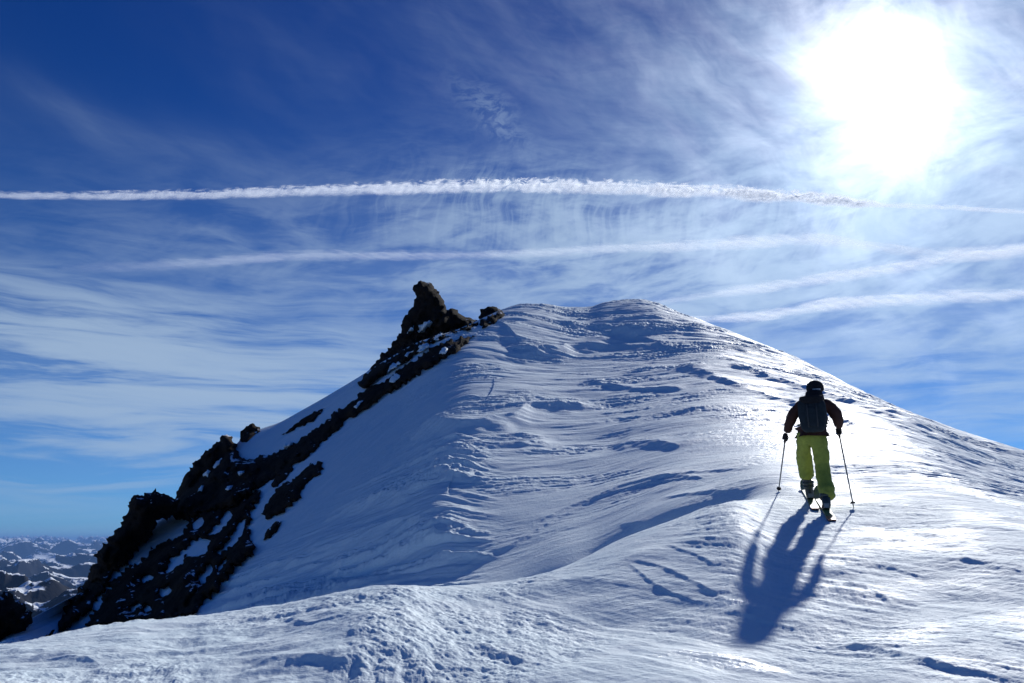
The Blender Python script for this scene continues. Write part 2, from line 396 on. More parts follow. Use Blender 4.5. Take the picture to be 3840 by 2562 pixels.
# near ground: combed towards the viewer and to the right
pf = sstep(-.3, .3, fbm(X/2.0, Y/2.6, 3, 81))
leftf = sstep(-8, -16, az_d)
combed = fore*(1-leftf)
D += combed*(.010*sfb(R(-52), 2.6, .30, 91, 4, .5) + (.001+.006*pf)*sfb(R(-50), .9, .10, 101, 4, .55))
D += fore*(.0010+.0032*pf)*fbm(X/.085, Y/.10, 4, 111, .62)
# lumpy trampled crust on the left
D += fore*(1-sstep(0, 8, az_d))*(.004+.010*pf)*fbm(X/.17, Y/.24, 4, 261, .55)
D += fore*leftf*(.030*sfb(R(20), .95, .45, 121, 3, .45) + .010*sstep(-.1,.5,fbm(X/.9, Y/1.1, 2, 135))*fbm(X/.22, Y/.3, 3, 131) + .016*sfb(R(15), .60, .26, 271, 2, .4))
# beside the skier: fine tilted ripples
ripple = sstep(10, 14, az_d)*sstep(8.0, 9.5, r_)*sstep(24, 15, r_)
D += ripple*(.006*sfb(R(-28), 1.6, .16, 141, 4, .5) + .005*fbm(X/.12, Y/.16, 4, 151, .6)*sstep(-.2,.3,fbm(X/1.2,Y/1.5,2,155)))
# faint drapes on the flank
D += flank*sstep(60, 40, r_)*(.05*sfb(R(55), 6, 1.2, 161, 3, .5))

# ---- named wind scarps: steep little face on the side turned from the sun
SH = np.array([math.sin(SUN_AZ), math.cos(SUN_AZ)])
def scarp(pts, h, w, wb, ragged=.35, side=None):
    P = [hit(u, v) for u, v in pts]
    P = [np.array([p.x, p.y]) for p in P if p is not None]
    if len(P) < 2: return
    P = np.array(P)
    for _ in range(4):                                          # round the corners off
        Q_ = np.empty((2*len(P)-2, 2)); Q_[0::2] = P[:-1]*.75+P[1:]*.25; Q_[1::2] = P[:-1]*.25+P[1:]*.75
        P = np.concatenate([P[:1], Q_, P[-1:]])
    ext = w + wb*5 + abs(h)
    if np.hypot(*P[0]) > 13: h = h*.6
    else: ragged = .12; h = h*.6
    lo = P.min(0)-ext; hi = P.max(0)+ext
    msk = (X > lo[0]) & (X < hi[0]) & (Y > lo[1]) & (Y < hi[1])
    idx = np.nonzero(msk)
    if len(idx[0]) == 0: return
    x = X[idx]; y = Y[idx]; rg = fbm(x/(w*2.5), y/(w*2.5), 3, 201)*w*ragged*1.6
    best = np.full(x.shape, 1e9); sd = np.zeros(x.shape); tt = np.zeros(x.shape)
    seg = np.linalg.norm(np.diff(P, axis=0), axis=1); cum = np.concatenate([[0], np.cumsum(seg)]); Ltot = cum[-1]
    for k in range(len(P)-1):
        dv = P[k+1]-P[k]; l2 = (dv**2).sum()+1e-9
        q = np.clip(((x-P[k][0])*dv[0] + (y-P[k][1])*dv[1])/l2, 0, 1)
        ex = x-P[k][0]-q*dv[0]; ey = y-P[k][1]-q*dv[1]; dd = np.hypot(ex, ey)
        nx, ny = -dv[1], dv[0]
        if nx*SH[0] + ny*SH[1] < 0: nx, ny = -nx, -ny
        s_ = np.sign(ex*nx+ey*ny)
        up = dd < best; best = np.where(up, dd, best); sd = np.where(up, dd*s_, sd); tt = np.where(up, (cum[k]+q*seg[k])/Ltot, tt)
    sd = sd + rg
    prof = np.where(sd > 0, np.exp(-sd/wb), np.clip(1+sd/w, 0, 1)**1.5)
    tap = sstep(0, .18, tt)*sstep(1, .80, tt)
    D[idx] += h*prof*tap*np.exp(-np.clip(best-(w+wb*2), 0, None)/(wb*.3+.01))
k_ = 1024/2350
def pp(L): return [(a*k_, b_*k_) for a, b_ in L]
# dome (coordinates measured on the 2350 px view)
scarp(pp([(1150,775),(1230,795),(1350,785),(1440,765)]), .55, 1.3, 3.0)
scarp(pp([(1290,735),(1400,730),(1480,760)]), .30, .8, 2.0)
scarp(pp([(1420,740),(1500,770),(1580,800)]), .22, .6, 1.5)
scarp(pp([(1560,830),(1640,860),(1720,890)]), .20, .5, 1.6)
scarp(pp([(960,975),(1080,985),(1180,960),(1290,935),(1380,915)]), .42, 1.0, 1.4)
scarp(pp([(1330,870),(1450,890),(1590,885)]), .18, .45, 1.2)
scarp(pp([(1400,1020),(1480,1010),(1570,1022)]), .16, .4, 1.0)
scarp(pp([(970,1035),(1100,1030),(1290,1010)]), .16, .4, .9)
scarp(pp([(760,1170),(880,1160),(960,1150)]), .16, .4, .9)
scarp(pp([(640,1300),(760,1262),(900,1235),(1000,1190),(1090,1160)]), .22, .5, 1.0)
scarp(pp([(860,1290),(950,1270),(1010,1250)]), .14, .35, .7)
scarp(pp([(1000,1335),(1080,1290),(1170,1250),(1250,1200),(1330,1160),(1430,1110),(1600,1082),(1780,1072)]), .05, .13, .9, .15)
scarp(pp([(1200,1215),(1330,1150),(1480,1105),(1650,1085)]), .05, .14, .5, .15)
scarp(pp([(1400,1200),(1500,1195),(1600,1180),(1700,1152)]), .05, .12, .5)
scarp(pp([(1500,1140),(1600,1125),(1700,1125)]), .05, .14, .4)
scarp(pp([(1480,1100),(1560,1088),(1620,1095)]), .05, .13, .4)
scarp(pp([(1640,820),(1760,860),(1900,905),(2050,960),(2200,1020)]), .20, .5, 2.2)
scarp(pp([(1700,880),(1850,930),(2000,985)]), .12, .35, 1.2)
scarp(pp([(2000,930),(2150,1000),(2340,1080)]), .16, .45, 1.5)
# near ground
scarp(pp([(1450,1285),(1530,1300),(1600,1335),(1680,1385)]), .022, .05, .12)
scarp(pp([(1440,1290),(1500,1340),(1570,1365),(1650,1390)]), .018, .04, .10)
scarp(pp([(1520,1250),(1600,1270),(1650,1300)]), .018, .04, .10)
scarp(pp([(1900,1470),(2000,1490),(2100,1520),(2200,1545),(2340,1560)]), .030, .06, .3)
scarp(pp([(2190,1285),(2280,1300),(2330,1320)]), .02, .05, .2)
scarp(pp([(1930,1340),(2010,1360),(2060,1390)]), .022, .05, .2)
scarp(pp([(2000,1300),(2080,1318),(2140,1330)]), .022, .05, .2)
scarp(pp([(580,1530),(650,1515),(760,1530),(820,1550)]), .032, .09, .25, .7)
scarp(pp([(640,1405),(700,1425),(780,1420),(860,1400)]), .025, .06, .2, .7)
scarp(pp([(220,1450),(300,1440),(360,1448)]), .025, .06, .2, .7)
scarp(pp([(60,1515),(160,1505),(240,1515)]), .03, .07, .2, .7)
# rounded rib where the lip turns towards the viewer
def rib(pts, h, w):
    P = np.array([[p.x, p.y] for p in (hit(u, v) for u, v in pts) if p is not None])
    msk = (X > P[:, 0].min()-4*w) & (X < P[:, 0].max()+4*w) & (Y > P[:, 1].min()-4*w) & (Y < P[:, 1].max()+4*w); idx = np.nonzero(msk)
    x, y = X[idx], Y[idx]; best = np.full(x.shape, 1e9)
    for k in range(len(P)-1):
        dv = P[k+1]-P[k]; q = np.clip(((x-P[k][0])*dv[0]+(y-P[k][1])*dv[1])/((dv**2).sum()+1e-9), 0, 1)
        best = np.minimum(best, np.hypot(x-P[k][0]-q*dv[0], y-P[k][1]-q*dv[1]))
    D[idx] += h*np.exp(-(best/w)**2)
rib([(405,592),(390,610),(380,640),(395,675)], .06, .35)
# keep the lip and the skyline where they were surveyed
D *= np.clip(1 - .55*np.exp(-((r_-Rs[4][None])/.5)**2)*np.minimum(lipm, 1)[None], 0, 1)
D *= 1 - .8*np.exp(-((r_-Rs[10][None])/5.0)**2)
D += .05*np.exp(-((r_-Rs[10][None])/2.5)**2)*(ridged(X/1.4, Y/1.4, 4, 171)-.6)*sstep(-3,2,az_d)*sstep(12,6,az_d)*2.5
D = np.where(r_ < 90, D, 0) * sstep(.5, 3.5, r_)
ZF = ZZ + D
# settle the skyline of the dome on its surveyed height
ca = np.array([pix(u, v) for u, v, r in L_crest]); o_ = np.argsort(ca[:, 0])
tgt = np.interp(AZI, ca[o_, 0], ca[o_, 1]); act = np.where(RR > 14, ZF/RR, -9).max(0)
dl_ = (act-tgt-.0020)*((AZI > ca[:, 0].min()) & (AZI < ca[:, 0].max()))
kw = np.hanning(31); kw /= kw.sum(); dl_ = np.convolve(dl_, kw, 'same')
ZF = ZF - RR*dl_[None]*np.exp(-((np.log(RR)-np.log(Rs[10])[None])/.45)**2)

# two polished ice patches in the near snow
t = NT(M_snow.node_tree); b = next(n for n in t.n if n.type == 'BSDF_PRINCIPLED'); g = t.node('ShaderNodeNewGeometry').outputs['Position']
old = b.inputs['Roughness'].links[0].from_socket; rr_ = old; ice = None
for (u, v, la, lb, rot) in ((722, 659, .50, .10, -50), (640, 652, .30, .07, -60), (700, 603, .5, .08, -45)):
    p = hit(u, v, ZF)
    dlt = t.vm('SUBTRACT', g, tuple(p)); dlt = t.vm('ADD', dlt, t.scale(t.vm('SUBTRACT', t.noise(g, 3.5, 4, .6, color=True), (.5, .5, .5)), .35))
    sx_ = t.node('ShaderNodeSeparateXYZ'); t.l.new(dlt, sx_.inputs[0]); c_, s_ = math.cos(R(rot)), math.sin(R(rot))
    a_ = t.m('ADD', t.m('MULTIPLY', sx_.outputs[0], c_/la), t.m('MULTIPLY', sx_.outputs[1], s_/la)); d_ = t.m('ADD', t.m('MULTIPLY', sx_.outputs[0], -s_/lb), t.m('MULTIPLY', sx_.outputs[1], c_/lb))
    q_ = t.m('ADD', t.m('MULTIPLY', a_, a_), t.m('MULTIPLY', d_, d_)); e_ = t.ramp(q_, 1.3, .5)
    ice = e_ if ice is None else t.m('MAXIMUM', ice, e_)
p = hit(752, 432, ZF); dlt = t.vm('SUBTRACT', g, tuple(p)); fan = t.ramp(t.vm('LENGTH', t.vm('MULTIPLY', dlt, (.28, .20, .2)), (0, 0, 0)), 1.4, .2)
mf = t.node('ShaderNodeMix'); mf.data_type = 'FLOAT'; t.l.new(fan, mf.inputs[0]); t.l.new(old, mf.inputs[2]); mf.inputs[3].default_value = .42; old = mf.outputs[0]
mr = t.node('ShaderNodeMix'); mr.data_type = 'FLOAT'; t.l.new(ice, mr.inputs[0]); t.l.new(old, mr.inputs[2]); mr.inputs[3].default_value = .27
t.l.new(mr.outputs[0], b.inputs['Roughness'])
t.l.new(t.ramp(ice, 0, 1, .20, .8), b.inputs['Specular IOR Level'])
nr, na = ZF.shape
ii = np.arange(nr*na).reshape(nr, na)
fc = np.stack([ii[:-1, :-1], ii[:-1, 1:], ii[1:, 1:], ii[1:, :-1]], -1).reshape(-1, 4)[:, ::-1]
# seam behind the viewer is closed because both end columns share one azimuth
terrain = np_mesh('snow_slope', np.stack([XX, YY, ZF], -1).reshape(-1, 3), fc, M_snow)
tag(terrain, kind='structure')

# ------------------------------------------------------------------ far ranges
M_far, t, b, _ = mat_new('alpine_snow_and_rock')
gn = t.node('ShaderNodeNewGeometry'); g = gn.outputs['Position']
sz = t.node('ShaderNodeSeparateXYZ'); t.l.new(gn.outputs['Normal'], sz.inputs[0])
nn = t.noise(g, .0042, 9, .75)
f = t.m('ADD', sz.outputs[2], t.m('MULTIPLY', t.m('SUBTRACT', nn, .5), 1.3))
t.l.new(t.mix(t.ramp(f, .86, .92), (.022, .023, .028, 1), (.82, .87, .92, 1)), b.inputs['Base Color'])
b.inputs['Roughness'].default_value = .9; b.inputs['Specular IOR Level'].default_value = .04
bump(t, b, t.noise(g, .004, 6, .6), .5, 40)
def ranges():
    azs = np.concatenate([np.linspace(-180, -38, 120, endpoint=False), np.linspace(-38, -18, 700, endpoint=False), np.linspace(-18, 180, 200)])*math.pi/180
    rs = np.exp(np.concatenate([np.linspace(math.log(420), math.log(2500), 160, endpoint=False), np.linspace(math.log(2500), math.log(75000), 1000)]))
    A, Q = np.meshgrid(azs, rs); x = Q*np.sin(A); y = Q*np.cos(A)
    wx = x + 500*fbm(x/2600, y/2600, 3, 341); wy = y + 500*fbm(x/2600, y/2600, 3, 351)
    bn = ridged(wx/1400+3.1, wy/1400+1.7, 6, 301, .46); bmid = ridged(wx/2500+3.1, wy/2500+1.7, 6, 401, .46); bf = ridged(wx/4600+3.1, wy/4600+1.7, 6, 501, .46)
    k1 = sstep(5000, 8000, Q); k2 = sstep(13000, 20000, Q); big = np.clip((bn*(1-k1)+bmid*k1*(1-k2)+bf*k2)/1.55, 0, 1.1)
    rng = .5 + .5*fbm(x/11000, y/11000, 2, 361)
    lim = np.interp(Q, [420, 2500, 5000, 9000, 16000, 25000, 45000, 75000], [-330, -230, -260, -290, -240, -120, 170, 330])
    lo = np.interp(Q, [420, 2500, 6000, 20000, 75000], [-800, -750, -1000, -1300, -1300])
    z = lo + (lim-lo)*(.12+.88*big**1.35)*(.84+.20*rng)
    for pu, pv_, pr, ph in ((-18, 552, 3700, .95), (30, 572, 3500, 1.1), (52, 570, 3350, 1.0), (88, 577, 3000, 1.0), (104, 590, 2700, 1.1)):
        p = at(pu, pv_, pr); dd = np.hypot(x-p.x, y-p.y)
        cone = p.z - 25 - dd*ph*.62 + 75*(ridged(x/420+pu, y/420, 6, 701, .5)-1.0)*np.clip(dd/150, .15, 1)
        z = np.where(dd < 1500, np.maximum(z, cone), z)
    n, m = z.shape; i = np.arange(n*m).reshape(n, m)
    f_ = np.stack([i[:-1, :-1], i[:-1, 1:], i[1:, 1:], i[1:, :-1]], -1).reshape(-1, 4)[:, ::-1]
    o = np_mesh('mountains', np.stack([x, y, z], -1).reshape(-1, 3), f_, M_far); tag(o, kind='structure')
ranges()

# ------------------------------------------------------------------ rocks
def hit_or(u, v, r):
    p = hit(u, v, ZF)
    return p.xy.length if p is not None and 13 < p.xy.length < 60 else r
def inside(x, y, P):
    c_ = False; j = len(P)-1
    for i in range(len(P)):
        if (P[i][1] > y) != (P[j][1] > y) and x < (P[j][0]-P[i][0])*(y-P[i][1])/(P[j][1]-P[i][1])+P[i][0]: c_ = not c_
        j = i
    return c_
def rough_line(P, step, amp, seed):
    out = []; n = len(P)
    for i in range(n):
        a = Vector(P[i]); b_ = Vector(P[(i+1) % n]); L_ = (b_-a).length; k = max(1, int(L_/step)); nrm = Vector((-(b_-a).y, (b_-a).x)).normalized() if L_ > 0 else Vector((0, 0))
        for j in range(k):
            q = a.lerp(b_, j/k)
            o = mnoise.noise(Vector((q.x/8, q.y/8, seed)))*amp*1.6 + mnoise.noise(Vector((q.x/2.4, q.y/2.4, seed+9)))*amp*1.3 + (mnoise.cell(Vector((q.x/3.4, q.y/4.1, seed)))-.5)*amp*2.2
            out.append(q + nrm*o)
    return out
def mesh2d(P, HS, step, seed):
    """triangulate an outline with holes, jittered inside points"""
    rnd = random.Random(seed); pts = []; edges = []
    for L_ in [P]+HS:
        s_ = len(pts); pts += [Vector((p[0], p[1])) for p in L_]; edges += [(s_+i, s_+(i+1) % len(L_)) for i in range(len(L_))]
    arr = np.array([[p.x, p.y] for p in pts]); seg = np.array([[*arr[a], *arr[c]] for a, c in edges])
    dx = seg[:, 2]-seg[:, 0]; dy = seg[:, 3]-seg[:, 1]; l2 = dx*dx+dy*dy+1e-9
    def dist(x, y):
        q = np.clip(((x-seg[:, 0])*dx+(y-seg[:, 1])*dy)/l2, 0, 1)
        return float(np.min(np.hypot(x-seg[:, 0]-q*dx, y-seg[:, 1]-q*dy)))
    ok = lambda x, y: inside(x, y, P) and not any(inside(x, y, h) for h in HS)
    y = min(p[1] for p in P); y1 = max(p[1] for p in P); x0 = min(p[0] for p in P); x1 = max(p[0] for p in P)
    while y < y1:
        x = x0
        while x < x1:
            px_, py_ = x+rnd.uniform(-.45, .45)*step, y+rnd.uniform(-.45, .45)*step
            if ok(px_, py_) and dist(px_, py_) > step*.4: pts.append(Vector((px_, py_)))
            x += step
        y += step
    vo, eo, fo, *_ = delaunay_2d_cdt(pts, edges, [], 0, 1e-4)
    F = [tuple(f_) for f_ in fo if ok(sum(vo[i].x for i in f_)/3, sum(vo[i].y for i in f_)/3)]
    return vo, F, dist
def shell(vo, F, front, rear):
    """closed body from front and rear points of the same triangulation"""
    n = len(vo); V = front + rear
    faces = list(F) + [tuple(n+i for i in reversed(f_)) for f_ in F]; E = set()
    for f_ in F:
        for k in range(3): E.add((f_[k], f_[(k+1) % 3]))
    for a, c in E:
        if (c, a) not in E: faces += [(c, a, n+a), (c, n+a, n+c)]
    return V, faces
def rock(outline, r0, label, cat='rock', holes=(), patches=(), thick=2.0, step=1.7, amp=1.1, seed=0, on_snow=True, group=None, lead=.35, name='rock_outcrop', scale=k_):
    """rock body: the traced outline stands at its own range, bulges to front and back and is broken into facets"""
    P = rough_line([(a*scale, c*scale) for a, c in outline], step, amp, seed)
    HS = [rough_line([(a*scale, c*scale) for a, c in h], step, amp*.6, seed+3) for h in holes]
    vo, F, dist = mesh2d(P, HS, step*1.35, seed); m = r0/FPX
    def rng_(x, y):
        rb = hit_or(x, y, r0) if on_snow else r0
        return min(rb, r0) if on_snow == 'min' else rb
    def front_r(x, y):
        ds = dist(x, y); rb = rng_(x, y); q = Vector((x*m, y*m, seed*3.3))
        bulge = min(1.0, ds*m/(thick*.8)); bulge = math.sqrt(max(0, 1-(1-bulge)**2))
        # slabs dip to the lower left, like the bedding of the ridge
        qs = Vector(((x*.8+y*.6)*m*1.3, (-x*.6+y*.8)*m*.55, seed))
        d1, _p = mnoise.voronoi(q*.8); d2, _p = mnoise.voronoi(qs*1.9)
        crag = (d1[1]-d1[0])*.45 + (d2[1]-d2[0])*.75 + mnoise.ridged_multi_fractal(qs*1.1, .9, 2.1, 5, 1.0, 2.0)*.28 + (mnoise.cell(qs*2.3)-.5)*.34
        e_ = min(1, ds*m/.30)
        return rb - lead - thick*bulge*.75 - crag*e_*(.35+thick*.42), rb, bulge
    fr, re = [], []
    for p in vo:
        a, rb, bu = front_r(p.x, p.y); fr.append(at(p.x, p.y, a)); re.append(at(p.x, p.y, rb + .4 + thick*(.3+bu*.9)))
    V, faces = shell(vo, F, fr, re)
    org = Vector((sum(v.x for v in V)/len(V), sum(v.y for v in V)/len(V), min(v.z for v in V)))
    o = np_mesh(name, np.array([list(v-org) for v in V]), np.array(faces), M_rock, smooth=False); o.location = org
    bm_ = bmesh.new(); bm_.from_mesh(o.data); bmesh.ops.recalc_face_normals(bm_, faces=bm_.faces); bm_.to_mesh(o.data); bm_.free()
    for k, h in enumerate(patches):
        Q = rough_line([(a*scale, c*scale) for a, c in h], 1.2, .6, seed+20+k); v2, F2, d_2 = mesh2d(Q, [], 1.3, seed+k)
        f2, r2 = [], []
        for p in v2:
            a = min(front_r(p.x+ox, p.y+oy)[0] for ox, oy in ((0, 0), (.9, 0), (-.9, 0), (0, .9), (0, -.9))); e_ = min(1, d_2(p.x, p.y)/1.5)
            f2.append(at(p.x, p.y, a+.12-.32*e_)); r2.append(at(p.x, p.y, a+.7))
        V2, fc2 = shell(v2, F2, f2, r2)
        c2 = np_mesh('snow_patch', np.array([list(v-org) for v in V2]), np.array(fc2), M_snow, smooth=True); c2.parent = o
        bm_ = bmesh.new(); bm_.from_mesh(c2.data); bmesh.ops.recalc_face_normals(bm_, faces=bm_.faces); bm_.to_mesh(c2.data); bm_.free()
    tag(o, label, cat, group); return o

rock([(950,655),(965,647),(990,652),(1003,668),(1015,690),(1025,708),(1045,712),(1060,725),(1072,730),(1090,733),(1097,745),(1075,755),(1040,762),(1010,775),(985,790),(965,802),(940,820),(900,845),(868,868),(838,890),(822,880),(838,862),(862,838),(880,812),(905,785),(922,765),(925,738),(940,715),(952,700),(955,680),(948,665)],
     45.5, 'tallest black rock pinnacle with a hooked tip at the top of the ridge', 'rock', thick=1.8, seed=1, amp=.6, on_snow='min', name='rock_pinnacle',
     patches=[[(968,745),(975,740),(990,738),(984,750),(976,758),(966,764),(957,766),(962,754)], [(938,755),(950,747),(945,758),(934,766)], [(1000,772),(1012,764),(1022,758),(1014,770),(1000,780)], [(985,790),(975,797),(962,806),(956,808),(966,796),(978,788)],
      [(918,832),(900,846),(888,856),(896,840),(910,832)], [(950,805),(938,814),(930,818),(938,808)]])
rock([(1100,745),(1102,712),(1115,707),(1135,706),(1150,712),(1158,720),(1135,738),(1108,752)], 48.5, 'square dark boulder between the rock pinnacle and the snow dome', 'rock', thick=.9, seed=2, amp=.5, on_snow='min', lead=.15, step=1.6)
rock([(1093,770),(1060,772),(1020,782),(985,800),(950,825),(900,858),(868,880),(835,893),(810,918),(770,945),(740,968),(700,1000),(660,1025),(612,1045),(560,1052),(540,1075),(560,1120),(590,1125),(640,1095),(680,1065),(720,1040),(760,1000),(800,965),(850,935),(900,900),(950,868),(1000,835),(1050,806)],
     42, 'long narrow black rock band running down the left edge of the snow dome', 'rock', thick=.9, seed=3, amp=.8, lead=.15, name='rock_band', patches=[[(900,868),(915,860),(910,870),(896,878)], [(1010,805),(1026,798),(1020,808),(1006,814)], [(820,925),(832,918),(826,930),(814,936)], [(655,1020),(668,1014),(662,1024),(650,1030)]])
rock([(745,935),(720,945),(690,962),(665,982),(645,998),(660,996),(690,980),(720,968),(735,950)], 43, 'thin dark rock sliver on the shaded snow shoulder above the long band', 'rock', thick=.5, seed=4, amp=.5, lead=.1, step=1.6)
rock([(550,1002),(552,990),(565,978),(578,974),(595,980),(598,990),(580,1000),(570,1012),(552,1014)], 42, 'small round rock knob on the skyline beside the snow shoulder', 'rock', thick=.6, seed=5, amp=.4, on_snow='min', lead=.1, step=1.6)
rock([(400,1182),(410,1130),(425,1090),(450,1060),(485,1030),(510,1005),(530,1000),(540,1020),(545,1045),(580,1058),(600,1075),(590,1110),(565,1140),(540,1160),(500,1170),(470,1172),(430,1190),(405,1192)],
     40, 'rounded black crag with a split top halfway down the skyline', 'rock', thick=2.0, seed=6, amp=.8, on_snow='min', name='rock_crag',
     patches=[[(455,1120),(466,1114),(462,1126),(452,1130)], [(470,1085),(480,1080),(476,1092),(467,1094)], [(550,1080),(562,1078),(556,1088),(546,1090)], [(497,1058),(508,1050),(505,1062),(492,1074),(488,1070)], [(520,1115),(532,1113),(530,1122),(518,1124)]])
rock([(135,1448),(150,1400),(175,1360),(205,1325),(218,1300),(222,1265),(240,1250),(262,1225),(285,1195),(302,1160),(308,1142),(335,1138),(355,1126),(375,1135),(400,1148),(414,1156),(406,1180),(392,1182),(365,1190),(340,1225),(320,1255),(290,1290),(262,1315),(240,1350),(205,1395),(165,1430)],
     33, 'jagged dark buttress lowest on the skyline next to the far ranges', 'rock', thick=1.8, seed=7, amp=1.2, on_snow='min', name='rock_buttress')
rock([(192,1452),(215,1410),(240,1370),(258,1335),(285,1310),(330,1290),(345,1262),(375,1250),(395,1240),(420,1225),(440,1195),(470,1172),(510,1165),(560,1145),(592,1128),(598,1142),(575,1172),(565,1205),(572,1240),(582,1262),(560,1285),(532,1300),(520,1325),(490,1360),(455,1395),(425,1420),(330,1432),(255,1448)],
     29, 'large broken rock face with snow patches above the foreground lip', 'rock', thick=1.1, seed=8, amp=1.3, lead=.2, name='broken_rock',
     holes=[[(430,1255),(455,1236),(480,1240),(475,1262),(450,1275),(425,1280)], [(495,1210),(520,1175),(530,1180),(505,1222),(480,1228)], [(362,1362),(385,1345),(392,1352),(375,1368)], [(395,1282),(425,1262),(420,1290),(400,1305),(380,1312)], [(540,1218),(562,1190),(555,1225),(520,1260),(500,1270)], [(325,1330),(350,1322),(340,1335)], [(452,1330),(480,1300),(486,1303),(462,1338)], [(300,1395),(318,1380),(322,1386),(306,1402)], [(500,1300),(516,1285),(520,1290),(506,1308)], [(330,1400),(345,1392),(340,1402)], [(445,1205),(462,1188),(466,1194),(450,1214)]])
rock([(622,1112),(640,1085),(660,1066),(672,1075),(660,1095),(640,1112),(628,1118)], 30, 'small oval rock poking through snow just below the long band', 'rock', thick=.5, seed=9, amp=.6, lead=.12, step=1.6, group='small rocks showing through the shaded snow')
rock([(600,1180),(615,1150),(640,1120),(670,1105),(690,1088),(705,1070),(738,1062),(742,1075),(728,1092),(705,1102),(695,1120),(690,1140),(665,1160),(640,1175),(615,1190)], 29, 'two lobed rock with a pointed upper end in the shaded snow flank', 'rock', thick=.7, seed=10, amp=.8, lead=.12, step=1.8, group='small rocks showing through the shaded snow')
rock([(605,1240),(615,1215),(635,1198),(645,1196),(638,1215),(622,1232)], 27, 'lowest small rock fleck isolated in the shaded snow below the two lobed rock', 'rock', thick=.35, seed=11, amp=.4, lead=.1, step=1.6, group='small rocks showing through the shaded snow')
rock([(-60,1560),(-60,1350),(-20,1358),(4,1364),(18,1361),(30,1364),(38,1376),(50,1382),(54,1396),(66,1408),(70,1424),(62,1436),(45,1450),(20,1462),(0,1478)],
     27, 'brown rock shoulder at the far left edge below the far ranges', 'rock', thick=2.2, seed=12, amp=1.0, on_snow=False, lead=0)
rock([(96,1474),(104,1462),(116,1450),(125,1444),(119,1458),(108,1472)], 26, 'dark rock splinter just above the foreground snow at the left', 'rock', thick=.25, seed=13, amp=.3, lead=.6, step=1.2, on_snow=False)

# ------------------------------------------------------------------ skinned bodies
def skin(name, verts, edges, mat, parent=None, subdiv=2, wrinkle=0.0, wscale=14, flat=None, root=0):
    """one continuous surface grown round joints: verts = [(Vector, rx, ry)]"""
    me = bpy.data.meshes.new(name); me.from_pydata([tuple(v[0]) for v in verts], edges, []); me.update()
    o = bpy.data.objects.new(name, me); C.objects.link(o)
    md = o.modifiers.new('skin', 'SKIN'); md.use_smooth_shade = True; md.branch_smoothing = .6
    layer = me.skin_vertices[0].data
    for i, v in enumerate(verts):
        layer[i].radius = (v[1], v[2]); layer[i].use_root = (i == root)
    s = o.modifiers.new('sub', 'SUBSURF'); s.levels = subdiv; s.render_levels = subdiv
    dg = bpy.context.evaluated_depsgraph_get(); ev = o.evaluated_get(dg)
    nm = bpy.data.meshes.new_from_object(ev); o.modifiers.clear(); o.data = nm; nm.name = name
    nm.materials.clear(); nm.materials.append(mat)
    if wrinkle:
        nm.calc_loop_triangles()
        N = [v.normal.copy() for v in nm.vertices]
        for v, n_ in zip(nm.vertices, N):
            q = Vector((v.co.x*wscale*.6, v.co.y*wscale*.6, v.co.z*wscale*1.6))
            v.co += n_*(mnoise.noise(q)*wrinkle + mnoise.noise(q*2.3)*wrinkle*.5)
    for p in nm.polygons: p.use_smooth = True
    if parent: o.parent = parent; o.matrix_parent_inverse = Matrix.Translation(-parent.location)
    return o
def tube(bm, pts, radii, n=10, caps=True, squash=None, sq_dir=None):
    rings = []; prev = None
    for i, p in enumerate(pts):
        a = pts[max(0, i-1)]; b_ = pts[min(len(pts)-1, i+1)]; t_ = (b_-a).normalized()
        ref = sq_dir if sq_dir is not None else (Vector((0, 0, 1)) if abs(t_.z) < .9 else Vector((1, 0, 0)))
        x_ = t_.cross(ref).normalized(); y_ = x_.cross(t_).normalized()
        k = squash[i] if squash else 1.0
        rings.append([bm.verts.new(p + x_*math.cos(2*math.pi*j/n)*radii[i] + y_*math.sin(2*math.pi*j/n)*radii[i]*k) for j in range(n)])
    for a, b_ in zip(rings, rings[1:]):
        for j in range(n): bm.faces.new((a[j], a[(j+1) % n], b_[(j+1) % n], b_[j]))
    if caps: bm.faces.new(list(reversed(rings[0]))); bm.faces.new(rings[-1])
def bm_obj(name, bm, mat, parent=None, smooth=True):
    bmesh.ops.recalc_face_normals(bm, faces=bm.faces)
    me = bpy.data.meshes.new(name); bm.to_mesh(me); bm.free(); me.materials.append(mat)
    for p in me.polygons: p.use_smooth = smooth
    o = bpy.data.objects.new(name, me); C.objects.link(o)
    if parent: o.parent = parent; o.matrix_parent_inverse = Matrix.Translation(-parent.location)
    return o

M_jacket = simple_mat('brown_jacket_cloth', (.050, .018, .013), .75, .2, 25, .4)
M_pants = simple_mat('lime_ski_trousers_cloth', (.29, .32, .05), .7, .12, 20, .4)
M_black = simple_mat('black_knit', (.012, .012, .015), .9, .3, 60, .4)
M_glove = simple_mat('black_glove_leather', (.015, .014, .016), .6, .2, 60, .3)
M_skin = simple_mat('skin', (.45, .25, .17), .5, .06, 40, .05)
M_pack = simple_mat('dark_teal_pack_cloth', (.012, .020, .026), .75, .2, 30, .4)
M_strap = simple_mat('grey_webbing', (.04, .045, .05), .7, .2, 80, .2)
M_lime = simple_mat('olive_trim', (.10, .11, .02), .7, .2, 50, .2)
M_white = simple_mat('white_band', (.50, .52, .53), .6, .05, 50, .1)
M_boot = simple_mat('dark_boot_plastic', (.020, .030, .034), .4, .2, 30, .1, .5)
M_cuff = simple_mat('grey_boot_shell', (.05, .06, .045), .4, .2, 30, .1, .5)
M_ski = simple_mat('olive_ski_topsheet', (.26, .29, .09), .35, .25, 12, .02, .5)
M_skitail = simple_mat('orange_ski_tail', (.75, .25, .10), .4, .15, 20, .02, .5)
M_base = simple_mat('black_ski_base', (.02, .02, .025), .5, .2, 30, .05)
